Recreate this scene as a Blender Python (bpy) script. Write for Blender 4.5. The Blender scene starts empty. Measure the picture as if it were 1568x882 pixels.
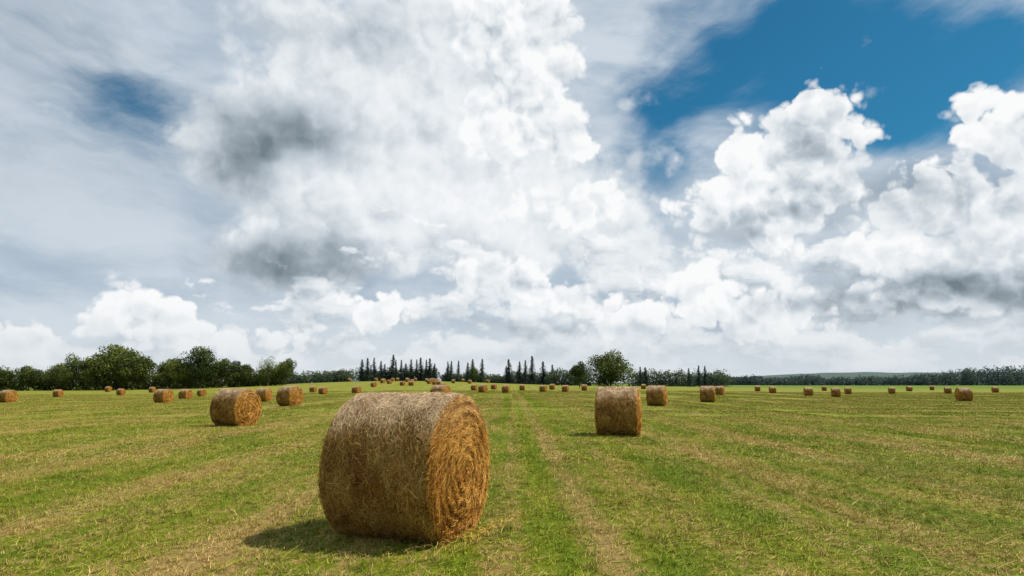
import bpy, math, random
import numpy as np
from mathutils import Vector, noise as mnoise

R = np.random.default_rng(7)
sc = bpy.context.scene
sc.view_settings.view_transform = 'Standard'
sc.view_settings.look = 'None'
sc.view_settings.exposure = 0
COL = sc.collection

# ------------------------------------------------------------------ helpers
def link(o, parent=None):
    COL.objects.link(o)
    if parent: o.parent = parent
    return o

def np_mesh(name, V, F, attr=None, mats=(), midx=None, smooth=False):
    V = np.asarray(V, np.float32); F = np.asarray(F, np.int32)
    me = bpy.data.meshes.new(name)
    n, k = F.shape
    me.vertices.add(len(V)); me.vertices.foreach_set('co', V.ravel())
    me.loops.add(n*k); me.loops.foreach_set('vertex_index', F.ravel())
    me.polygons.add(n); me.polygons.foreach_set('loop_start', np.arange(n, dtype=np.int32)*k)
    if midx is not None: me.polygons.foreach_set('material_index', np.asarray(midx, np.int32))
    me.polygons.foreach_set('use_smooth', np.full(n, smooth))
    me.update(calc_edges=True)
    if attr is not None:
        a = me.attributes.new('var', 'FLOAT', 'POINT')
        a.data.foreach_set('value', np.asarray(attr, np.float32))
    for m in mats: me.materials.append(m)
    return me

def unit(v): return v/np.maximum(np.linalg.norm(v, axis=-1, keepdims=True), 1e-9)
def sstep(a, b, x):
    t = np.clip((x-a)/(b-a), 0, 1); return t*t*(3-2*t)

class NT:
    def __init__(s, tree): s.t = tree
    def n(s, typ, ins=None, **p):
        nd = s.t.nodes.new(typ)
        for k, v in p.items(): setattr(nd, k, v)
        if ins:
            for k, v in ins.items():
                if v is None: continue
                sk = nd.inputs[k]
                if isinstance(v, bpy.types.NodeSocket): s.t.links.new(v, sk)
                else: sk.default_value = v
        return nd
    def m(s, op, a, b=None, c=None, clamp=False):
        return s.n('ShaderNodeMath', {0: a, 1: b, 2: c}, operation=op, use_clamp=clamp).outputs[0]
    def v(s, op, a, b=None, c=None):
        nd = s.n('ShaderNodeVectorMath', {0: a, 1: b, 2: c}, operation=op)
        return nd.outputs['Value'] if op in ('DOT_PRODUCT', 'LENGTH') else nd.outputs['Vector']
    def scale(s, a, f):
        nd = s.n('ShaderNodeVectorMath', {0: a}, operation='SCALE'); 
        if isinstance(f, bpy.types.NodeSocket): s.t.links.new(f, nd.inputs['Scale'])
        else: nd.inputs['Scale'].default_value = f
        return nd.outputs['Vector']
    def noise(s, vec, scale, detail=4, rough=0.5, dist=0.0, col=False, typ='FBM'):
        nd = s.n('ShaderNodeTexNoise', {'Vector': vec, 'Scale': scale, 'Detail': detail, 'Roughness': rough, 'Distortion': dist}, noise_type=typ)
        return nd.outputs['Color'] if col else nd.outputs['Fac']
    def rng(s, x, a, b, c=0.0, d=1.0, smooth=True):
        return s.n('ShaderNodeMapRange', {'Value': x, 'From Min': a, 'From Max': b, 'To Min': c, 'To Max': d},
                   interpolation_type='SMOOTHSTEP' if smooth else 'LINEAR').outputs['Result']
    def mix(s, f, a, b):
        nd = s.n('ShaderNodeMix', data_type='RGBA')
        for k, v in ((0, f), (6, a), (7, b)):
            if isinstance(v, bpy.types.NodeSocket): s.t.links.new(v, nd.inputs[k])
            else: nd.inputs[k].default_value = v if k == 0 else (*v, 1)
        return nd.outputs[2]
    def xyz(s, vec):
        nd = s.n('ShaderNodeSeparateXYZ', {0: vec}); return nd.outputs[0], nd.outputs[1], nd.outputs[2]
    def comb(s, x, y, z): return s.n('ShaderNodeCombineXYZ', {0: x, 1: y, 2: z}).outputs[0]

def material(name):
    m = bpy.data.materials.new(name); m.use_nodes = True
    t = m.node_tree; t.nodes.clear(); return m, NT(t)

def finish(nt, col, rough=0.8, bump=None, bstr=0.5, bdist=0.02, spec=0.2, transl=0.0):
    ins = {'Base Color': col, 'Roughness': rough, 'Specular IOR Level': spec}
    b = nt.n('ShaderNodeBsdfPrincipled', ins)
    if bump is not None:
        nrm = nt.n('ShaderNodeBump', {'Height': bump, 'Strength': bstr, 'Distance': bdist}).outputs[0]
        nt.t.links.new(nrm, b.inputs['Normal'])
    out = nt.n('ShaderNodeOutputMaterial')
    if transl > 0:
        tr = nt.n('ShaderNodeBsdfTranslucent', {'Color': col})
        mx = nt.n('ShaderNodeMixShader', {0: transl, 1: b.outputs[0], 2: tr.outputs[0]})
        nt.t.links.new(mx.outputs[0], out.inputs[0])
    else: nt.t.links.new(b.outputs[0], out.inputs[0])

# ------------------------------------------------------------------ camera
CAMH = 1.6
cam = bpy.data.cameras.new('camera'); cam.lens = 24; cam.sensor_width = 36
cam.clip_end = 20000; cam.clip_start = 0.05
co = link(bpy.data.objects.new('camera', cam)); co.location = (0, 0, CAMH)
PITCH = math.radians(7.9)
co.rotation_euler = (math.pi/2+PITCH, 0, 0)
sc.camera = co

# ------------------------------------------------------------------ sun
sd = Vector((0.92, 0.24, 0)).normalized(); EL = math.radians(55)
sdir = Vector((sd.x*math.cos(EL), sd.y*math.cos(EL), math.sin(EL)))
sun = bpy.data.lights.new('sun', 'SUN'); sun.energy = 4.6; sun.angle = math.radians(1.0); sun.color = (1, 0.93, 0.82)
so = link(bpy.data.objects.new('sun', sun)); so.rotation_euler = sdir.to_track_quat('Z', 'Y').to_euler()
so.location = (30, 10, 40)

# ------------------------------------------------------------------ world sky with clouds (bearing / elevation space)
w = bpy.data.worlds.new('World'); sc.world = w; w.use_nodes = True
w.cycles.sampling_method = 'NONE'
w.node_tree.nodes.clear(); N = NT(w.node_tree)

def bear(px, py):
    """measured point -> (azimuth, elevation), unit = 10 degrees"""
    x = (px-784)/1045; y = (441-py)/1045
    Y = math.cos(PITCH)-y*math.sin(PITCH); Z = math.sin(PITCH)+y*math.cos(PITCH)
    return math.degrees(math.atan2(x, Y))/10, math.degrees(math.atan2(Z, math.hypot(x, Y)))/10
K = 1/182.0   # px -> 10deg, roughly

tc = N.n('ShaderNodeTexCoord').outputs['Generated']
dr = N.v('NORMALIZE', tc)
dx, dy, dz = N.xyz(dr)
az = N.m('MULTIPLY', N.m('ARCTAN2', dx, dy), 5.7296)
el = N.m('MULTIPLY', N.m('ARCSINE', dz), 5.7296)
P = N.comb(az, el, 0.0)
D = N.scale(dr, 5.7296)
wn = N.v('MULTIPLY', N.v('SUBTRACT', N.noise(D, 0.9, 3, 0.55, col=True), (0.5, 0.5, 0.5)), (1, 1, 0))
Pw = N.v('MULTIPLY_ADD', wn, (1.2, 0.9, 0), P)
wf = N.v('MULTIPLY', N.v('SUBTRACT', N.noise(D, 4.0, 3, 0.6, col=True), (0.5, 0.5, 0.5)), (1, 1, 0))
Pf = N.v('MULTIPLY_ADD', wf, (0.22, 0.22, 0), N.v('MULTIPLY_ADD', wn, (0.25, 0.25, 0), P))

SEC = (-99, 99)
def gsum(Pv, blobs):
    acc = 0.0
    for (px, py, rx, ry, s) in blobs:
        cx, cy = bear(px, py); sx, sy = 1/(rx*K), 1/(ry*K)
        mrg = 2.25/sx+0.35
        if cx+mrg < SEC[0] or cx-mrg > SEC[1]: continue
        q = N.v('MULTIPLY_ADD', Pv, (sx, sy, 0), (-cx*sx, -cy*sy, 0))
        g = N.m('POWER', 0.3679, N.v('DOT_PRODUCT', q, q))
        acc = N.m('MULTIPLY_ADD', g, s, acc)
    return acc
def smax(Pv, blobs, k=0.08):
    acc = -5.0
    for (px, py, rx, ry) in blobs:
        cx, cy = bear(px, py); sx, sy = 1/(rx*K), 1/(ry*K)
        r = min(rx, ry)*K
        mrg = (1+0.42/r)/sx+0.12
        if cx+mrg < SEC[0] or cx-mrg > SEC[1]: continue
        q = N.v('MULTIPLY_ADD', Pv, (sx, sy, 0), (-cx*sx, -cy*sy, 0))
        d = N.m('MULTIPLY_ADD', N.v('LENGTH', q), -r, r)
        acc = N.m('SMOOTH_MAX', acc, d, k)
    return acc

# clear sky
nish = N.n('ShaderNodeTexSky', sky_type='NISHITA')
nish.sun_disc = False; nish.sun_elevation = EL; nish.sun_rotation = math.atan2(sd.x, sd.y)
nish.air_density = 1.0; nish.dust_density = 0.6; nish.ozone_density = 2.0
clear = N.v('MULTIPLY', nish.outputs[0], (0.14, 0.58, 0.70))

# cauliflower domes, sampled twice: here and a little toward the sun
def domes(vec):
    acc = 0.0
    for sc_, wt in ((2.0, 0.40), (4.6, 0.25), (10.5, 0.14)):
        vo = N.n('ShaderNodeTexVoronoi', {'Vector': vec, 'Scale': sc_, 'Randomness': 1.0}, feature='F1')
        d = vo.outputs['Distance']
        acc = N.m('MULTIPLY_ADD', N.m('MULTIPLY', d, d), -wt, acc)
    return N.m('ADD', acc, 0.70)
Dv = N.v('MULTIPLY_ADD', wf, (0.26, 0.26, 0), N.v('MULTIPLY_ADD', wn, (0.4, 0.4, 0), D))
vA = domes(Dv); vB = domes(N.v('ADD', Dv, (0.05, 0.0, 0.09)))
nA = N.noise(D, 1.3, 6, 0.55); nB = N.noise(N.v('ADD', D, (0.14, 0.0, 0.24)), 1.3, 6, 0.55)
vrel = N.m('SUBTRACT', vA, vB); nrel = N.m('SUBTRACT', nA, nB)
streakv = N.v('MULTIPLY', N.v('MULTIPLY_ADD', wn, (0.9, 0.5, 0), N.comb(az, N.m('MULTIPLY_ADD', az, 0.10, el), 0.0)), (0.6, 1.7, 1))
stk = N.noise(streakv, 1.2, 6, 0.58)
streak2 = N.v('MULTIPLY', N.comb(az, N.m('MULTIPLY_ADD', az, -0.42, el), 0.0), (0.42, 1.3, 1))
stk2 = N.noise(N.v('MULTIPLY_ADD', wn, (0.5, 0.5, 0), streak2), 1.2, 6, 0.62)
lowv = N.v('MULTIPLY_ADD', wf, (0.35, 0.35, 0), N.v('MULTIPLY', D, (1.15, 1.15, 2.1)))
lA = N.noise(lowv, 1.9, 5, 0.52); lB = N.noise(N.v('ADD', lowv, (0.05, 0, 0.2)), 1.9, 5, 0.52)
lrel = N.m('SUBTRACT', lA, lB)
lowthr = N.rng(el, 0.9, 1.8, 0.44, 0.82, smooth=False)
vbase = N.m('MULTIPLY_ADD', N.m('ADD', stk, stk2), 1.6, -0.80)
mnz = N.m('MULTIPLY_ADD', N.m('SUBTRACT', nA, 0.5), 1.5, N.m('MULTIPLY', N.m('SUBTRACT', vA, 0.5), 0.6))
cnz = N.m('MULTIPLY_ADD', N.m('SUBTRACT', vA, 0.44), 0.82, N.m('MULTIPLY', N.m('SUBTRACT', nA, 0.5), 0.40))
mrel = N.m('MULTIPLY_ADD', vrel, 0.6, N.m('MULTIPLY', nrel, 0.8))
crel = N.m('MULTIPLY_ADD', vrel, 1.8, N.m('MULTIPLY', nrel, 0.9))
hz = N.rng(el, 0.0, 0.7, 0.8, 0.0)

def ramp(S):
    r = N.n('ShaderNodeValToRGB', {0: S}); e = r.color_ramp.elements
    e[0].position = 0.0; e[0].color = (0.17, 0.22, 0.255, 1)
    e[1].position = 1.0; e[1].color = (0.96, 0.965, 0.97, 1)
    for p, c in ((0.25, (0.33, 0.39, 0.44)), (0.5, (0.55, 0.61, 0.665)), (0.75, (0.79, 0.83, 0.86))):
        x = e.new(p); x.color = (*c, 1)
    return N.scale(r.outputs[0], 10)

def sector(a0, a1):
    global SEC
    SEC = (a0, a1)
    holes = gsum(Pw, [(215,155,90,62,1.0),(1270,40,220,78,1.35),(1430,115,190,65,1.05),(1390,200,130,55,1.0),(1005,215,80,90,0.85),
                      (1120,140,130,75,0.65),(960,430,90,16,0.5),(80,475,150,24,0.3),(60,400,170,25,0.2),(1540,30,140,80,0.3),(60,90,120,50,0.15),(330,150,60,60,0.15)])
    veilA = N.rng(N.m('SUBTRACT', vbase, holes), -0.62, 0.60, 0.0, 0.96)
    mass = gsum(Pw, [(640,60,210,110,0.9),(780,180,140,120,0.9),(560,240,210,110,0.9),(410,235,105,62,0.8),(650,330,230,100,0.8),
                     (450,390,110,40,0.8),(800,320,180,90,0.5),(1000,360,200,50,0.35),(1300,400,240,60,0.5)])
    massA = N.rng(N.m('ADD', mnz, mass), 0.28, 0.62)
    cum = smax(Pf, [(1205,205,72,58),(1240,158,30,32),(1170,195,48,46),(1140,240,34,56),(1220,280,90,70),(1190,325,100,38),(1285,290,52,60),(1080,312,38,22),(1125,325,50,28),
                    (1490,200,34,40),(1535,215,50,50),(1410,275,76,32),(1460,290,90,55),(1530,300,60,55),(1390,325,80,40),
                    (1550,350,50,46),(1400,395,90,38),(1450,430,130,36),(1320,450,46,24),(1320,385,60,30),
                    (905,295,36,26),(932,282,20,18),(875,322,44,20),
                    (780,60,95,80),(835,40,50,48),(800,160,105,80),(860,205,56,55),(870,110,40,46),
                    (1090,440,66,38),(1140,468,76,28),(1080,408,28,22),(1195,482,50,20),
                    (740,425,46,24),(800,438,66,30),(865,462,44,28),
                    (205,455,32,24),(240,482,60,22),(180,487,42,18),(310,507,70,14),(40,525,56,14),
                    (570,475,60,18),(975,470,34,15),(940,505,60,12)])
    cumd = N.m('ADD', cnz, cum)
    cumA = N.rng(cumd, -0.025, 0.06)
    nolow = gsum(P, [(30,380,230,80,0.45),(1330,150,200,90,0.2)])
    lowA = N.rng(N.m('SUBTRACT', N.m('SUBTRACT', lA, lowthr), nolow), -0.02, 0.07)
    dark = gsum(Pw, [(400,228,108,48,0.66),(350,262,48,36,0.25),(520,40,90,40,0.26),(430,390,105,32,0.68),(485,415,60,20,0.28),(1195,325,95,30,0.42),
                     (1215,240,34,26,0.22),(1430,312,100,28,0.45),(1350,345,60,22,0.22),(1420,458,180,24,0.70),(1550,425,70,26,0.30),(860,500,80,14,0.28),(1100,335,50,18,0.22),
                     (700,488,120,16,0.2),(1090,500,80,12,0.25),(480,510,80,12,0.22),(210,520,120,10,0.22),(1500,370,40,20,0.18),(60,60,140,90,0.22),(90,260,150,60,0.10)])
    bright = gsum(Pw, [(760,80,110,80,0.14),(850,200,70,60,0.14),(640,330,180,50,0.08)])
    base_m = N.m('ADD', N.m('SUBTRACT', 0.75, dark), bright)
    S_m = N.m('ADD', mrel, base_m)
    edge = N.rng(cumd, 0.0, 0.22, 0.18, 0.0)
    S_c = N.m('ADD', crel, N.m('ADD', N.m('SUBTRACT', 0.79, dark), edge))
    S_l = N.m('SUBTRACT', N.m('MULTIPLY_ADD', lrel, 2.0, 0.72), N.m('MULTIPLY', dark, 0.8))
    veilC = N.scale(N.mix(N.rng(stk, 0.30, 0.66), (0.42, 0.51, 0.61), (0.64, 0.71, 0.78)), 10)
    veilC = N.scale(veilC, N.m('SUBTRACT', 1.0, N.m('MULTIPLY', dark, 0.5)))
    c = N.mix(veilA, clear, veilC)
    c = N.mix(massA, c, ramp(S_m))
    c = N.mix(N.m('MULTIPLY', lowA, 0.85), c, ramp(S_l))
    c = N.mix(cumA, c, ramp(S_c))
    c = N.mix(hz, c, (6.8, 7.3, 7.7))
    return N.n('ShaderNodeBackground', {'Color': c, 'Strength': 0.1}).outputs[0]
def mixsh(f, a, b): return N.n('ShaderNodeMixShader', {0: f, 1: a, 2: b}).outputs[0]
b0_, b1_, b2_, b3_ = sector(-99, -1.75), sector(-1.75, 0.2), sector(0.2, 1.9), sector(1.9, 99)
left = mixsh(N.m('GREATER_THAN', az, -1.75), b0_, b1_)
right = mixsh(N.m('GREATER_THAN', az, 1.9), b2_, b3_)
front = mixsh(N.m('GREATER_THAN', az, 0.2), left, right)
# rest of the sky dome: scattered soft cloud over blue
oth = N.noise(D, 0.35, 3, 0.55)
c2 = N.mix(N.rng(oth, 0.42, 0.60), N.v('MULTIPLY', nish.outputs[0], (0.5, 0.8, 0.9)), (6.0, 6.4, 6.8))
bg2 = N.n('ShaderNodeBackground', {'Color': c2, 'Strength': 0.1})
aa = N.rng(N.m('ABSOLUTE', az), 4.3, 5.0); ee = N.rng(el, 3.3, 3.9)
fac = N.m('MAXIMUM', aa, ee, clamp=True)
N.t.links.new(mixsh(fac, front, bg2.outputs[0]), N.n('ShaderNodeOutputWorld').inputs[0])

# ------------------------------------------------------------------ terrain
def terr(x, y):
    x = np.asarray(x, float); y = np.asarray(y, float)
    r = np.hypot(x, y); a = x/np.maximum(y, 5)
    s = 0.003+0.0075*sstep(-0.08, -0.5, a)+0.004*sstep(0.12, 0.5, a)
    z = -s*np.clip(r-28, 0, 125)*sstep(0, 25, y)
    z = z+2.9*sstep(150, 330, y)*np.exp(-((x+58)/70)**2)*(1-sstep(380, 700, y))
    z = z+0.02*np.sin(x*0.45+1)*np.cos(y*0.3)+0.05*np.sin(x*0.09)*np.sin(y*0.07+1)*sstep(20, 50, r)
    return z

def grid_coords():
    ys = np.concatenate([-np.geomspace(4000, 5, 18), np.linspace(0, 40, 60), np.geomspace(41, 600, 120), np.geomspace(640, 9000, 22)])
    h = np.concatenate([np.linspace(0, 20, 26), np.geomspace(21.5, 600, 70), np.geomspace(650, 9000, 16)])
    xs = np.concatenate([-h[::-1][:-1], h])
    return xs, ys
xs, ys = grid_coords()
GX, GY = np.meshgrid(xs, ys); GZ = terr(GX, GY)
V = np.stack([GX.ravel(), GY.ravel(), GZ.ravel()], 1)
nx, ny = len(xs), len(ys)
i, j = np.meshgrid(np.arange(nx-1), np.arange(ny-1)); b0 = (j*nx+i).ravel()
F = np.stack([b0, b0+1, b0+nx+1, b0+nx], 1)

def field_group():
    g = bpy.data.node_groups.new('field_colour', 'ShaderNodeTree')
    g.interface.new_socket('Random', in_out='INPUT', socket_type='NodeSocketFloat')
    g.interface.new_socket('Color', in_out='OUTPUT', socket_type='NodeSocketColor')
    g.interface.new_socket('Straw', in_out='OUTPUT', socket_type='NodeSocketFloat')
    n = NT(g); gi = n.n('NodeGroupInput'); go = n.n('NodeGroupOutput')
    pos = n.n('ShaderNodeNewGeometry').outputs['Position']
    x, y, z = n.xyz(pos)
    xw = n.m('MULTIPLY_ADD', n.m('SINE', n.m('MULTIPLY', y, 0.12)), 0.08, x)
    row = n.noise(n.comb(xw, n.m('MULTIPLY', y, 0.012), 0.0), 0.85, 3, 0.72)
    patch = n.noise(n.v('MULTIPLY', pos, (1, 0.35, 1)), 0.8, 4, 0.76)
    swath = n.m('SINE', n.m('MULTIPLY', xw, 1.9))
    def strip(x0, wd):
        d = n.m('DIVIDE', n.m('SUBTRACT', x, x0), wd)
        return n.m('POWER', 0.3679, n.m('MULTIPLY', d, d))
    f = n.m('MULTIPLY_ADD', n.m('SUBTRACT', row, 0.5), 2.1, 0.40)
    f = n.m('MULTIPLY_ADD', n.m('SUBTRACT', patch, 0.5), 1.9, f)
    f = n.m('MULTIPLY_ADD', swath, 0.07, f)
    for x0, wd, s in ((0.95, 0.22, 0.30), (0.42, 0.2, -0.22), (-0.05, 0.18, 0.22), (1.6, 0.4, -0.25), (-0.45, 0.2, -0.22)):
        f = n.m('MULTIPLY_ADD', strip(x0, wd), s, f)
    rr = gi.outputs[0]
    straw = n.rng(n.m('SUBTRACT', f, rr), -0.06, 0.06)
    green = n.mix(n.rng(patch, 0.35, 0.65), (0.20, 0.275, 0.010), (0.34, 0.37, 0.017))
    green = n.mix(n.m('FRACT', n.m('MULTIPLY', rr, 17.3)), n.scale(green, 0.55), n.scale(green, 1.3))
    tan = n.mix(n.m('FRACT', n.m('MULTIPLY', rr, 29.7)), (0.34, 0.20, 0.045), (0.70, 0.53, 0.20))
    c = n.mix(straw, green, tan)
    n.t.links.new(c, go.inputs[0]); n.t.links.new(straw, go.inputs[1])
    return g
FG = field_group()

gm, n = material('mown_field')
pos = n.n('ShaderNodeNewGeometry').outputs['Position']
x, y, z = n.xyz(pos)
r1 = n.noise(n.v('MULTIPLY', pos, (1, 0.8, 1)), 9.0, 3, 0.75)
rr = n.rng(r1, 0.28, 0.72, 0, 1, smooth=False)
g = n.n('ShaderNodeGroup', {}, node_tree=FG); n.t.links.new(rr, g.inputs[0])
dist = n.v('LENGTH', pos)
nearf = n.rng(dist, 12, 45)
near = n.scale(g.outputs[0], 0.5)
farc = n.scale(n.mix(0.40, g.outputs[0], (0.24, 0.28, 0.018)), 0.72)
c = n.mix(nearf, near, farc)
past = n.noise(n.v('MULTIPLY', pos, (0.002, 0.006, 1)), 1.0, 2)
pc = n.mix(n.rng(past, 0.4, 0.6), (0.12, 0.19, 0.02), (0.17, 0.21, 0.04))
c = n.mix(n.rng(dist, 260, 420), c, pc)
finish(n, c, 0.9, r1, 0.8, 0.04, 0.1)
ground = link(bpy.data.objects.new('field_ground', np_mesh('field_ground', V, F, mats=[gm], smooth=True)))

# ------------------------------------------------------------------ grass tiles
gr, n = material('grass_blades')
isl = n.n('ShaderNodeNewGeometry').outputs['Random Per Island']
g = n.n('ShaderNodeGroup', {}, node_tree=FG); n.t.links.new(isl, g.inputs[0])
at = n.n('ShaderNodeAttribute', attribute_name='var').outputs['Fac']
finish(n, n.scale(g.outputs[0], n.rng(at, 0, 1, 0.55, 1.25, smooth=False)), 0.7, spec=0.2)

def grass_tile(name, size, count, hmu, wmu, seed, lying=0.25):
    r = np.random.default_rng(seed)
    nc = count//14
    cc = r.uniform(0, size, (nc, 2))
    p = cc[r.integers(0, nc, count)]+r.normal(0, 0.022*size/2, (count, 2)); p %= size
    p -= size/2
    h = np.abs(r.normal(hmu, hmu*0.4, count))*(1+0.8*(r.random(count) < 0.05)); wd = wmu*r.uniform(0.6, 1.4, count)
    # taller tussocks here and there
    tz = cc[r.integers(0, nc, max(3, nc//60))]-size/2
    for t in tz[:14]:
        dd = np.hypot(p[:, 0]-t[0], p[:, 1]-t[1]); h *= 1+1.0*np.exp(-(dd/0.09)**2)
    a = r.uniform(0, 2*np.pi, count); lean = np.abs(r.normal(0.45, 0.35, count))
    ly = r.random(count) < lying
    lean[ly] = r.uniform(1.2, 1.5, ly.sum()); h[ly] *= r.uniform(1.2, 2.6, ly.sum())
    d = np.stack([np.cos(a)*np.sin(lean), np.sin(a)*np.sin(lean), np.cos(lean)], 1)
    a2 = r.uniform(0, 2*np.pi, count); s = np.stack([np.cos(a2), np.sin(a2), np.zeros(count)], 1)
    s[ly] = np.stack([-np.sin(a[ly]), np.cos(a[ly]), np.full(ly.sum(), 0.2)], 1)
    b = np.stack([p[:, 0], p[:, 1], np.where(ly, r.uniform(0.0, hmu*0.5, count), -0.01)], 1)
    V = np.stack([b-s*wd[:, None]/2, b+s*wd[:, None]/2, b+d*h[:, None]], 1).reshape(-1, 3)
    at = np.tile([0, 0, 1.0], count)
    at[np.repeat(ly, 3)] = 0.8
    F = np.arange(count*3).reshape(-1, 3)
    return np_mesh(name, V, F, at, [gr])
grass = link(bpy.data.objects.new('stubble_grass', None))
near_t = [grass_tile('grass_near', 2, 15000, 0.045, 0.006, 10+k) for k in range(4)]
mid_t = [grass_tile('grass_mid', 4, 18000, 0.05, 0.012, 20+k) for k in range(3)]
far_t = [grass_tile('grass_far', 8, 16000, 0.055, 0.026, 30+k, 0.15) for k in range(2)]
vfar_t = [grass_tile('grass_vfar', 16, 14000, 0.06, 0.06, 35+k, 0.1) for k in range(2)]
def put(tiles, size, x0, x1, y0, y1, lim):
    yy = y0+size/2
    while yy < y1:
        xx = x0+size/2
        while xx < x1:
            if abs(xx) < lim(yy):
                o = bpy.data.objects.new('blades', tiles[random.randrange(len(tiles))]); link(o, grass)
                o.location = (xx, yy, float(terr(xx, yy))-0.004); o.rotation_euler[2] = random.randrange(4)*math.pi/2
            xx += size
        yy += size
random.seed(3)
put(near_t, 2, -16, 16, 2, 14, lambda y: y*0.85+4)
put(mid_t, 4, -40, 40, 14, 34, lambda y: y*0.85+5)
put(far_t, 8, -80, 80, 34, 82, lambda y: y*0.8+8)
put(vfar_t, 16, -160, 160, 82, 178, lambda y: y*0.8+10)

# ------------------------------------------------------------------ hay bales
bm, n = material('hay_straw')
at = n.n('ShaderNodeAttribute', attribute_name='var').outputs['Fac']
tcn = n.n('ShaderNodeTexCoord').outputs['Object']
ox, oy, oz = n.xyz(tcn)
cl = n.noise(tcn, 3.0, 3, 0.6); fi = n.noise(n.v('MULTIPLY', tcn, (1.0, 3, 3)), 22, 3, 0.75)
v = n.m('MULTIPLY_ADD', n.m('SUBTRACT', cl, 0.5), 0.9, at)
v = n.m('MULTIPLY_ADD', n.m('SUBTRACT', fi, 0.5), 0.9, v)
capm = n.rng(n.m('ABSOLUTE', ox), 0.60, 0.625)
v = n.m('MULTIPLY_ADD', capm, 0.12, v)
r = n.n('ShaderNodeValToRGB', {0: v}); e = r.color_ramp.elements
e[0].position = 0.0; e[0].color = (0.06, 0.022, 0.004, 1); e[1].position = 1.0; e[1].color = (0.85, 0.58, 0.20, 1)
for p, c in ((0.3, (0.22, 0.096, 0.016)), (0.6, (0.50, 0.27, 0.056))): q = e.new(p); q.color = (*c, 1)
# the open ends are tinted brighter golden; the barrel is duller and blends paler toward its top
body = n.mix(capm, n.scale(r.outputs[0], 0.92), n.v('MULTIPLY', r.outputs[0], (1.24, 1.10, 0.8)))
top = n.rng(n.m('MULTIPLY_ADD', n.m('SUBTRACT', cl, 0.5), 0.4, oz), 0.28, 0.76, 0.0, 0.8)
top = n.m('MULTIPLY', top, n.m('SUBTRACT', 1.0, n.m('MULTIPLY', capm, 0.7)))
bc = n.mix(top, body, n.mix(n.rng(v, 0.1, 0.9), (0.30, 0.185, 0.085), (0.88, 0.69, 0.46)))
finish(n, bc, 0.75, fi, 0.6, 0.02, 0.2)

def bale_profile(R0, L, nu, ncap, e=0.05):
    pts = []
    for k in range(ncap): 
        pts.append((-L/2, 0.01+(R0-e-0.01)*k/ncap))
    for k in range(5):
        a = math.pi/2*k/4; pts.append((-L/2+e*(1-math.cos(a)), R0-e+e*math.sin(a)))
    for k in range(1, nu): pts.append((-L/2+e+(L-2*e)*k/nu, R0))
    q = [(-u, rr) for u, rr in pts[:ncap+5]][::-1]
    return np.array(pts+q)

def sag(P, R0):
    P = P.copy(); lim = -0.86*R0; z = P[..., 2]
    lo = z < lim
    P[..., 2] = np.where(lo, lim+(z-lim)*0.42, z)
    k = 1+0.035*np.clip(-z/R0+0.1, 0, 1)
    P[..., 1] *= k
    return P
BASE = 0.86+0.14*0.42
def ridges(rho, t):
    rh = rho+0.022*np.sin(2*t+1)+0.014*np.sin(5*t+rho*9)+0.008*np.sin(11*t+rho*20)
    amp = 0.7+0.3*np.sin(3*t+rho*6)
    lump = 0.013*np.sin(rho*23+2.5*np.sin(t*3))*np.sin(t*5+rho*14)
    return (amp*(0.018*np.sin(rh*2*np.pi/0.125+t)+0.010*np.sin(rh*2*np.pi/0.052+2*t))+lump)*np.clip((0.76-rho)/0.1, 0, 1)

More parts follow.
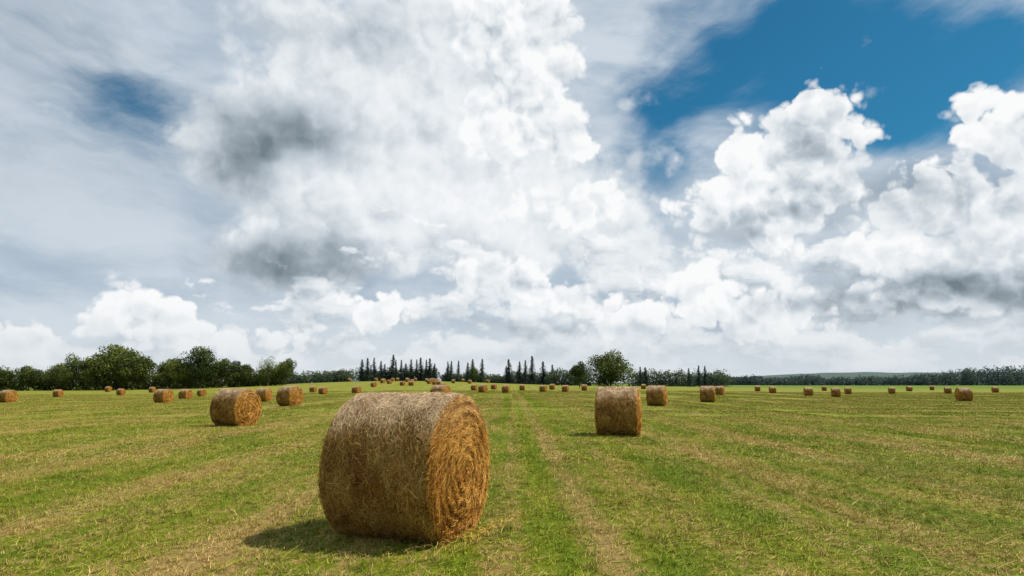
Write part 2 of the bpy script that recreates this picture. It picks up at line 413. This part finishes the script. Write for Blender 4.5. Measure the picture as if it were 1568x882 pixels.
def make_bale(name, R0=0.785, L=1.25, ns=96, nu=24, ncap=16, strands=0, seed=0, sw=0.005):
    r = np.random.default_rng(seed)
    pr = bale_profile(R0, L, nu, ncap); m = len(pr)
    th = np.linspace(0, 2*np.pi, ns, endpoint=False)
    U = np.repeat(pr[:, 0], ns); Rr = np.repeat(pr[:, 1], ns); T = np.tile(th, m)
    iscap = np.abs(np.abs(U)-L/2) < 1e-6
    off = np.zeros(len(U)); seedv = seed*7.3
    for k in range(len(U)):
        p = Vector((U[k]*2.2, Rr[k]*math.cos(T[k])*2.2+seedv, Rr[k]*math.sin(T[k])*2.2))
        off[k] = 0.030*mnoise.noise(p)+0.020*mnoise.noise(p*3.1)+0.012*mnoise.noise(p*8)
    off += np.where(iscap, ridges(Rr, T), 0.006*np.sin(U*2*np.pi/0.21))
    capb = 0.03*(1-(Rr/R0)**2)
    X = U+np.where(iscap, np.sign(U)*(off+capb), 0)
    Rn = Rr+np.where(iscap, 0, off*np.clip((Rr-R0+0.09)/0.09, 0, 1))
    P = np.stack([X, Rn*np.cos(T), Rn*np.sin(T)], 1)
    P = sag(P, R0)
    i, j = np.meshgrid(np.arange(ns), np.arange(m-1)); i2 = (i+1) % ns
    F = np.stack([(j*ns+i).ravel(), (j*ns+i2).ravel(), ((j+1)*ns+i2).ravel(), ((j+1)*ns+i).ravel()], 1)
    V = [P]; Fs = [F]; A = [np.where(iscap, 0.18+8*ridges(Rr, T), 0.32)+r.normal(0, 0.05, len(P))]; base = len(P)
    if strands:
        def add(c0, c1, c2, sdv, wd, var):
            nonlocal base
            nn = len(c0); s = sdv*wd[:, None]/2
            VV = np.stack([c0-s*0.7, c0+s*0.7, c1-s, c1+s, c2-s*0.5, c2+s*0.5], 1).reshape(-1, 3)
            b = base+np.arange(nn)[:, None]*6
            FF = np.concatenate([b+np.array([0, 1, 3, 2]), b+np.array([2, 3, 5, 4])], 0)
            V.append(VV); Fs.append(FF); A.append(np.repeat(var, 6)); base += nn*6
        nb = int(strands*0.58); e = 0.05
        def barrel(u, t, o):
            ex = np.clip(np.abs(u)-(L/2-e), 0, e)
            rr = R0-e+np.sqrt(np.maximum(e*e-ex*ex, 0))+o
            return sag(np.stack([u, rr*np.cos(t), rr*np.sin(t)], 1), R0)
        u = r.uniform(-L/2, L/2, nb); t = r.uniform(0, 2*np.pi, nb); ln = r.uniform(0.03, 0.15, nb)
        ang = r.normal(0, 0.7, nb)+(r.random(nb) < 0.2)*r.uniform(-1.5, 1.5, nb)
        o = np.abs(r.normal(0.0, 0.012, nb))+0.002; fl = np.abs(r.normal(0, 0.009, nb))*(r.random(nb) < 0.4)
        du = np.sin(ang)*ln/2; dt = np.cos(ang)*ln/2/R0
        c0 = barrel(np.clip(u-du, -L/2, L/2), t-dt, o-0.006+fl); c1 = barrel(u, t, o); c2 = barrel(np.clip(u+du, -L/2, L/2), t+dt, o-0.006)
        d = unit(c2-c0); nrm = unit(np.stack([np.zeros(nb), np.cos(t), np.sin(t)], 1)+r.normal(0, 0.4, (nb, 3)))
        var = np.clip(r.normal(0.45, 0.17, nb)+o*7, 0.05, 1)
        add(c0, c1, c2, unit(np.cross(d, nrm)), sw*0.85*r.uniform(0.5, 1.3, nb), var)
        for sg in (-1, 1):
            nc = int(strands*0.18)
            rho = R0*0.99*np.sqrt(r.random(nc)); t = r.uniform(0, 2*np.pi, nc); ln = r.uniform(0.04, 0.15, nc)
            ang = r.normal(0, 0.5, nc)
            rg = ridges(rho, t)
            ridge = rg+0.03*(1-(rho/R0)**2)
            o = np.abs(r.normal(0, 0.016, nc))+0.003+ridge-np.clip(rho-(R0-0.06), 0, 1)*0.7
            def cap(rh, tt, oo):
                return sag(np.stack([sg*(L/2+oo), rh*np.cos(tt), rh*np.sin(tt)], 1), R0)
            dr_ = np.sin(ang)*ln/2; dtn = np.cos(ang)*ln/2/np.maximum(rho, 0.08)
            dtn = np.clip(dtn, -0.8, 0.8)
            c0 = cap(np.clip(rho-dr_, 0, R0), t-dtn, o-0.004+np.abs(r.normal(0, 0.014, nc))); c1 = cap(rho, t, o); c2 = cap(np.clip(rho+dr_, 0, R0), t+dtn, o-0.01)
            d = unit(c2-c0); nrm = unit(np.array([sg, 0, 0])+r.normal(0, 0.5, (nc, 3)))
            var = np.clip(r.normal(0.46, 0.2, nc)+rg*10, 0.02, 1)
            add(c0, c1, c2, unit(np.cross(d, nrm)), sw*r.uniform(0.5, 1.2, nc), var)
        nl = int(strands*0.05); u = r.uniform(-L/2, L/2, nl); t = r.uniform(0, 2*np.pi, nl)
        c0 = barrel(u, t, np.zeros(nl)); nrm = np.stack([np.zeros(nl), np.cos(t), np.sin(t)], 1)
        d = unit(nrm*0.6+r.normal(0, 0.6, (nl, 3))); ln = r.uniform(0.02, 0.06, nl)[:, None]
        c1 = c0+d*ln*0.5; c2 = c0+d*ln+np.array([0, 0, -0.01])
        add(c0, c1, c2, unit(np.cross(d, r.normal(0, 1, (nl, 3)))), sw*0.5*np.ones(nl), np.clip(r.normal(0.65, 0.15, nl), 0, 1))
        # wisps of hay lying on the ground round the foot
        nl = int(strands*0.012); u = r.uniform(-L/2-0.25, L/2+0.3, nl); yy = r.normal(0, 0.42, nl)*1.2
        g0 = np.stack([u, yy, np.full(nl, -BASE*R0+0.045)+r.uniform(0, 0.03, nl)], 1)
        a = r.uniform(0, 6.28, nl); d = np.stack([np.cos(a), np.sin(a), r.normal(0, 0.12, nl)], 1); ln = r.uniform(0.05, 0.16, nl)[:, None]
        add(g0-d*ln/2, g0+[0, 0, 0.01], g0+d*ln/2, unit(np.cross(d, [0, 0, 1.0])), sw*np.ones(nl), np.clip(r.normal(0.7, 0.15, nl), 0, 1))
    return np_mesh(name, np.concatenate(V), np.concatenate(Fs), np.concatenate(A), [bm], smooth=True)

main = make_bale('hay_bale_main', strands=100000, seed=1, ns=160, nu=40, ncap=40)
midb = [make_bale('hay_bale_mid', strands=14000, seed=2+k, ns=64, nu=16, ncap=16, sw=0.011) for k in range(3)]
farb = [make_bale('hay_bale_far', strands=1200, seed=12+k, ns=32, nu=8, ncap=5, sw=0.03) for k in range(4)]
random.seed(11)
def place(me, x, y, yaw, s=1.0, sink=0.01):
    o = link(bpy.data.objects.new('hay_bale', me))
    o.location = (x, y, float(terr(x, y))+BASE*0.785*s-sink); o.rotation_euler = (0, 0, math.radians(yaw)); o.scale = (s, s, s)
    return o
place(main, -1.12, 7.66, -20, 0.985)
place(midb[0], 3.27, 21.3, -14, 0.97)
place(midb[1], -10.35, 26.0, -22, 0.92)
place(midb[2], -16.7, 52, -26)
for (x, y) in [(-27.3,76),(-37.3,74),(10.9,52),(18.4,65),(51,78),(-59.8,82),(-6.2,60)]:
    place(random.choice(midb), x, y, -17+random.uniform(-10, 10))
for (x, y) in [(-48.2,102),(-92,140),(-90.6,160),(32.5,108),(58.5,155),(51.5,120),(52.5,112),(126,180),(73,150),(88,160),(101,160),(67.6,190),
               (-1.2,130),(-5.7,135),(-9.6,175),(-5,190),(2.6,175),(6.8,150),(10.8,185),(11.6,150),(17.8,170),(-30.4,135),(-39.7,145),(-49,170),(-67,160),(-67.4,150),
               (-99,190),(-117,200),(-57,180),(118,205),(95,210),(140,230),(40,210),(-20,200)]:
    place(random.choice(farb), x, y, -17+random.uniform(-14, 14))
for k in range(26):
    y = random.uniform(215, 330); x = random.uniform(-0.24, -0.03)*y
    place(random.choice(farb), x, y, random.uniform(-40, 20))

# ------------------------------------------------------------------ trees
def leaf_mat(name, dark, light, haze=0.0):
    m, n = material(name)
    at = n.n('ShaderNodeAttribute', attribute_name='var').outputs['Fac']
    pos = n.n('ShaderNodeNewGeometry').outputs['Position']
    oi = n.n('ShaderNodeObjectInfo').outputs['Random']
    nz = n.noise(pos, 0.5, 2)
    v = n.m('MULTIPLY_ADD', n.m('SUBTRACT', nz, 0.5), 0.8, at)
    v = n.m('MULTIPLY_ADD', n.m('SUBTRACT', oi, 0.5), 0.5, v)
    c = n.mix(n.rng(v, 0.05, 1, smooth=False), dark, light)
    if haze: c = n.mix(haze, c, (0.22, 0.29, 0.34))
    finish(n, c, 0.7, spec=0.15, transl=0.25)
    return m
bark, n = material('bark')
finish(n, n.mix(n.noise(n.n('ShaderNodeTexCoord').outputs['Object'], 5, 3, 0.7), (0.03, 0.022, 0.016), (0.12, 0.09, 0.07)), 0.9)
lm = leaf_mat('broad_leaves', (0.038, 0.062, 0.011), (0.23, 0.26, 0.040), 0.03)
lm2 = leaf_mat('light_leaves', (0.06, 0.09, 0.014), (0.27, 0.31, 0.055), 0.03)
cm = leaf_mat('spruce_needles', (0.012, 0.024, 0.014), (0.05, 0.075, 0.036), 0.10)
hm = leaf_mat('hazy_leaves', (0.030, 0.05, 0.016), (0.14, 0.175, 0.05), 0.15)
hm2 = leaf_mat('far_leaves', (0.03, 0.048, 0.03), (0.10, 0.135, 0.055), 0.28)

def tube(pts, rad, ns=7):
    pts = np.array(pts, float); V = []
    for k in range(len(pts)):
        d = unit((pts[min(k+1, len(pts)-1)]-pts[max(k-1, 0)])[None])[0]
        a = unit(np.cross(d, [0.3, 1, 0.1])[None])[0]; b = np.cross(d, a)
        t = np.linspace(0, 2*np.pi, ns, endpoint=False)
        V.append(pts[k]+rad[k]*(np.cos(t)[:, None]*a+np.sin(t)[:, None]*b))
    V = np.concatenate(V); F = []
    for k in range(len(pts)-1):
        for q in range(ns): F.append([k*ns+q, k*ns+(q+1) % ns, (k+1)*ns+(q+1) % ns, (k+1)*ns+q])
    return V, np.array(F)

def leaves(c, size, r, flat=0.0):
    nn = len(c); nr = r.normal(0, 1, (nn, 3)); nr[:, 2] += flat; nr = unit(nr)
    a = unit(np.cross(nr, r.normal(0, 1, (nn, 3)))); b = np.cross(nr, a); s = size[:, None]
    V = np.stack([c-a*s/2, c+b*s*0.32, c+a*s/2, c-b*s*0.32], 1).reshape(-1, 3)
    return V, np.arange(nn*4).reshape(-1, 4)

def assemble(name, parts, mats):
    V, F, A, M = [], [], [], []; b = 0
    for (v, f, a, m) in parts:
        V.append(v); F.append(f+b); A.append(np.broadcast_to(a, len(v))); M.append(np.full(len(f), m)); b += len(v)
    return np_mesh(name, np.concatenate(V), np.concatenate(F), np.concatenate(A), mats, np.concatenate(M))

def make_tree(name, H, W, seed, lmat, nl=4200, ls=0.5, cz=0.56, nlobe=18, open_=0.0, low=0.08):
    r = np.random.default_rng(seed); parts = []
    tp = [(0, 0, -0.3)]
    for k in range(1, 6): tp.append((r.normal(0, 0.02*H), r.normal(0, 0.02*H), H*0.75*k/5))
    rad = [H*0.022*(1-0.15*k) for k in range(6)]
    parts.append((*tube(tp, rad), 0.5, 0))
    cen = []
    for k in range(nlobe):
        d = unit(r.normal(0, 1, (1, 3)))[0]; q = r.uniform(0.35, 0.8)
        c = np.array([d[0]*W/2*q, d[1]*W/2*q, H*cz+d[2]*H*(1-cz)*q*(1.0 if d[2] > 0 else (cz-low)/(1-cz))])
        taper = 1-0.35*max(0, (c[2]/H-0.6)/0.4)
        c[0] *= taper; c[1] *= taper
        cen.append(c)
        z0 = H*r.uniform(0.15, 0.5)
        mid = (np.array([0, 0, z0])+c)/2+r.normal(0, 0.03*H, 3)+[0, 0, 0.03*H]
        parts.append((*tube([(0, 0, z0), mid, c], [H*0.010, H*0.006, H*0.003], 5), 0.4, 0))
    cen = np.array(cen)
    for k, c in enumerate(cen):
        rad_ = W*r.uniform(0.15, 0.25); m = int(nl/nlobe*r.uniform(0.6, 1.3)*(1-open_))
        d = unit(r.normal(0, 1, (m, 3))); q = r.uniform(0.35, 1.08, m)**0.6
        sub = unit(r.normal(0, 1, (7, 3))); s = np.max(d@sub.T, 1)      # leaves gather into sub-clumps
        q *= 0.72+0.33*s
        pts = c+d*(q*rad_)[:, None]*np.array([1, 1, 0.8])
        v, f = leaves(pts, r.uniform(0.6, 1.4, m)*ls, r, 0.5)
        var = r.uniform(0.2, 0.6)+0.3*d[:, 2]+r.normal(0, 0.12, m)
        parts.append((v, f, np.repeat(var, 4), 1))
    return assemble(name, parts, [bark, lmat])

def make_spruce(name, H, W, seed):
    r = np.random.default_rng(seed); parts = [(*tube([(0, 0, -0.3), (0, 0, H*0.5), (0, 0, H)], [H*0.016, H*0.009, 0.02], 6), 0.4, 0)]
    C, S, VA = [], [], []
    nw = 30
    for k in range(nw):
        t = 0.06+0.94*k/nw
        for b in range(9):
            a = r.uniform(0, 2*np.pi); ln = W/2*(1-t)**0.8*r.uniform(0.45, 1.15)+0.12
            m = max(3, int(ln/0.22)); q = np.linspace(0.1, 1, m)
            x = np.cos(a)*ln*q; y = np.sin(a)*ln*q; z = H*t+0.15*ln*np.sin(q*2.5)-0.38*ln*q**1.5
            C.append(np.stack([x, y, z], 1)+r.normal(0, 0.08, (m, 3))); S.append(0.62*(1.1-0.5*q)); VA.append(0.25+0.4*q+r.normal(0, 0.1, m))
    C, S, VA = np.concatenate(C), np.concatenate(S), np.concatenate(VA)
    v, f = leaves(C, S, r, 1.2); parts.append((v, f, np.repeat(VA, 4), 1))
    return assemble(name, parts, [bark, cm])

def leaf_mass(name, lumps, per, ls, mat, seed):
    r = np.random.default_rng(seed); parts = []
    for (x, y, z, rx, rz) in lumps:
        m = int(per*r.uniform(0.7, 1.3)); d = unit(r.normal(0, 1, (m, 3)))
        sub = unit(r.normal(0, 1, (7, 3))); s = np.max(d@sub.T, 1)
        q = r.uniform(0.6, 1.05, m)*(0.75+0.3*s)
        p = np.array([x, y, z])+d*q[:, None]*np.array([rx, rx, rz])
        v, f = leaves(p, r.uniform(0.6, 1.4, m)*ls, r, 0.4)
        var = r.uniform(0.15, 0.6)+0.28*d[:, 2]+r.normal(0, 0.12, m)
        parts.append((v, f, np.repeat(var, 4), 0))
    return assemble(name, parts, [mat])

TY = lambda px, Y: Y*(px-784)/1045/0.992
def tree_at(kind, me, x, y, s=1.0, sx=1.0):
    o = link(bpy.data.objects.new(kind, me)); o.location = (x, y, float(terr(x, y)))
    o.rotation_euler[2] = random.uniform(0, 6.28); o.scale = (s*sx, s*sx, s); return o
random.seed(5)
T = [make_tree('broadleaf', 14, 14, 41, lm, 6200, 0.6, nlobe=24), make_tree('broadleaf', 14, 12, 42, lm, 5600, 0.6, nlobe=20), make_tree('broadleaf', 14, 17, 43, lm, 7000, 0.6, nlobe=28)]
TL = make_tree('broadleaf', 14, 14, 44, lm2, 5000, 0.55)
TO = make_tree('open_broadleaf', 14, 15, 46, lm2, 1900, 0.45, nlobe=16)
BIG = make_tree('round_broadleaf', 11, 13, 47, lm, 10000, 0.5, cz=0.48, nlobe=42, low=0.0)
for (x, y, me, s, sx) in [(-152,238,TL,0.88,.8),(-145,240,T[0],.96,1),(-139,242,T[2],1.12,1),(-131,238,T[1],1.02,1.1),(-122,246,T[0],.82,1),(-116,240,T[1],.82,1),
                      (-110,242,T[2],1.04,.85),(-105,246,T[0],.80,1),(-99,250,T[1],.72,1.1),(-91,256,TO,.78,1),(-176,236,T[1],.62,1.2),(-168,240,T[0],.66,1.1),(-160,244,T[2],.68,1),
                      (-93,262,T[0],.55,1.2)]:
    tree_at('broadleaf_tree', me, x, y, s, sx)
tree_at('broadleaf_tree', T[1], -90, 268, 0.62, 1.0)
tree_at('broadleaf_tree', T[0], -86, 262, 0.78, 0.75)
tree_at('broadleaf_tree', TL, -85.5, 345, .48, 1)
tree_at('broadleaf_tree', BIG, 28.6, 200, 1.02)
tree_at('broadleaf_tree', T[1], 22.0, 225, .66, .8)
tree_at('broadleaf_tree', T[0], 124, 405, .6, 1)
tree_at('broadleaf_tree', T[2], -19.5, 350, .55, .7)
lum = []
for k in range(230):
    t = k/229; x = -230+t*142; y = 236+t*24+random.uniform(-3, 3); hgt = random.uniform(5.5, 9.0)*(1-0.3*max(0, (t-.75)/.25))
    lum.append((x, y, float(terr(x, y))+hgt*0.42, random.uniform(2.0, 3.6), hgt*0.58))
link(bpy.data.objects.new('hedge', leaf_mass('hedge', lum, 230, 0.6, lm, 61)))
lum = []
for k in range(90):
    t = k/89
    x = TY(395+t*150, 345); y = 345+random.uniform(-6, 6); hgt = random.uniform(4.0, 7.0)
    lum.append((x, y, float(terr(x, y))+hgt*.4, random.uniform(2, 3.5), hgt*.6))
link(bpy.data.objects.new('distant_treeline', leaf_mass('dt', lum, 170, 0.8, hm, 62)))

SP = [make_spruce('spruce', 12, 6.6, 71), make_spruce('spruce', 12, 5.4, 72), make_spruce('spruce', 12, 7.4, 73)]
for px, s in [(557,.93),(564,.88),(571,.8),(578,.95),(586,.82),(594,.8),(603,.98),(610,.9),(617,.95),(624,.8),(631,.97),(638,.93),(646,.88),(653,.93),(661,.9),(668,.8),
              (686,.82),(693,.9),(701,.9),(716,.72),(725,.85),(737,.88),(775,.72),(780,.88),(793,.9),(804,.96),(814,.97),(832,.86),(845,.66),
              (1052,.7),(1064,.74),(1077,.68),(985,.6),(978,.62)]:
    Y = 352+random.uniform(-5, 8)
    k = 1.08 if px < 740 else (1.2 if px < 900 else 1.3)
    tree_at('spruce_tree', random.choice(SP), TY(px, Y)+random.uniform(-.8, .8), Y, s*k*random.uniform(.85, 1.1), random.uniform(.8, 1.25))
lum = []
for (p0, p1, h0, h1, nn, Y) in [(553,672,4.5,7.5,50,362),(680,710,3.5,5,12,358),(712,742,4,6,14,358),(740,775,3,5.5,18,362),(775,845,4.5,7,30,360),(840,905,6.5,9,34,340),(960,1110,7,10.5,80,395)]:
    for k in range(nn):
        px = p0+(p1-p0)*(k+random.random())/nn; x = TY(px, Y); h = random.uniform(h0, h1); y = Y+random.uniform(-4, 4)
        lum.append((x, y, float(terr(x, y))+h*.42, random.uniform(2.2, 3.6), h*.58))
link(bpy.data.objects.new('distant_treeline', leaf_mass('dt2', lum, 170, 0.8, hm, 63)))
lum = []
for k in range(330):
    t = (k+random.random())/330; px = 1095+t*640; Y = 640; x = TY(px, Y); y = Y+random.uniform(-14, 14)
    h = 8.5+3*mnoise.noise(Vector((px*0.02, 0, 0)))+2.4*mnoise.noise(Vector((px*0.11, 4, 0)))+10*max(0, min(1, (px-1360)/160))
    h *= random.uniform(0.75, 1.08)
    lum.append((x, y, float(terr(x, y))+h*.4, random.uniform(4, 7), h*.6))
for k in range(80):
    t = (k+random.random())/80; px = -200+t*640; Y = 700; x = TY(px, Y); h = random.uniform(8, 13)
    lum.append((x, Y, float(terr(x, Y))+h*.4, random.uniform(5, 8), h*.6))
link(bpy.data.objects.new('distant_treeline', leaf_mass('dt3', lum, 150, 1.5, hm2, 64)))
# low wooded rise on the far right
hx = np.linspace(TY(880, 1500), TY(1900, 1500), 90); V = []
for q, (dyy, k) in enumerate([(-60, 0), (0, 0.6), (60, 1), (200, 0.9)]):
    for x in hx:
        hh = 27*sstep(hx[0], hx[40], x)+2.5*mnoise.noise(Vector((x*0.012, 3, 0)))+1.8*mnoise.noise(Vector((x*0.06, 9, 0)))
        V.append((x, 1500+dyy, -2+hh*k))
V = np.array(V); i, j = np.meshgrid(np.arange(89), np.arange(3)); b = (j*90+i).ravel()
hmF = np.stack([b, b+1, b+91, b+90], 1)
hmm, n = material('wooded_hill')
pz = n.n('ShaderNodeNewGeometry').outputs['Position']
finish(n, n.mix(n.noise(pz, 0.05, 5, 0.7), (0.05, 0.09, 0.075), (0.12, 0.17, 0.15)), 0.9, n.noise(pz, 0.12, 4), 1.0, 5)
link(bpy.data.objects.new('distant_hill', np_mesh('hill', V, hmF, mats=[hmm], smooth=True)))
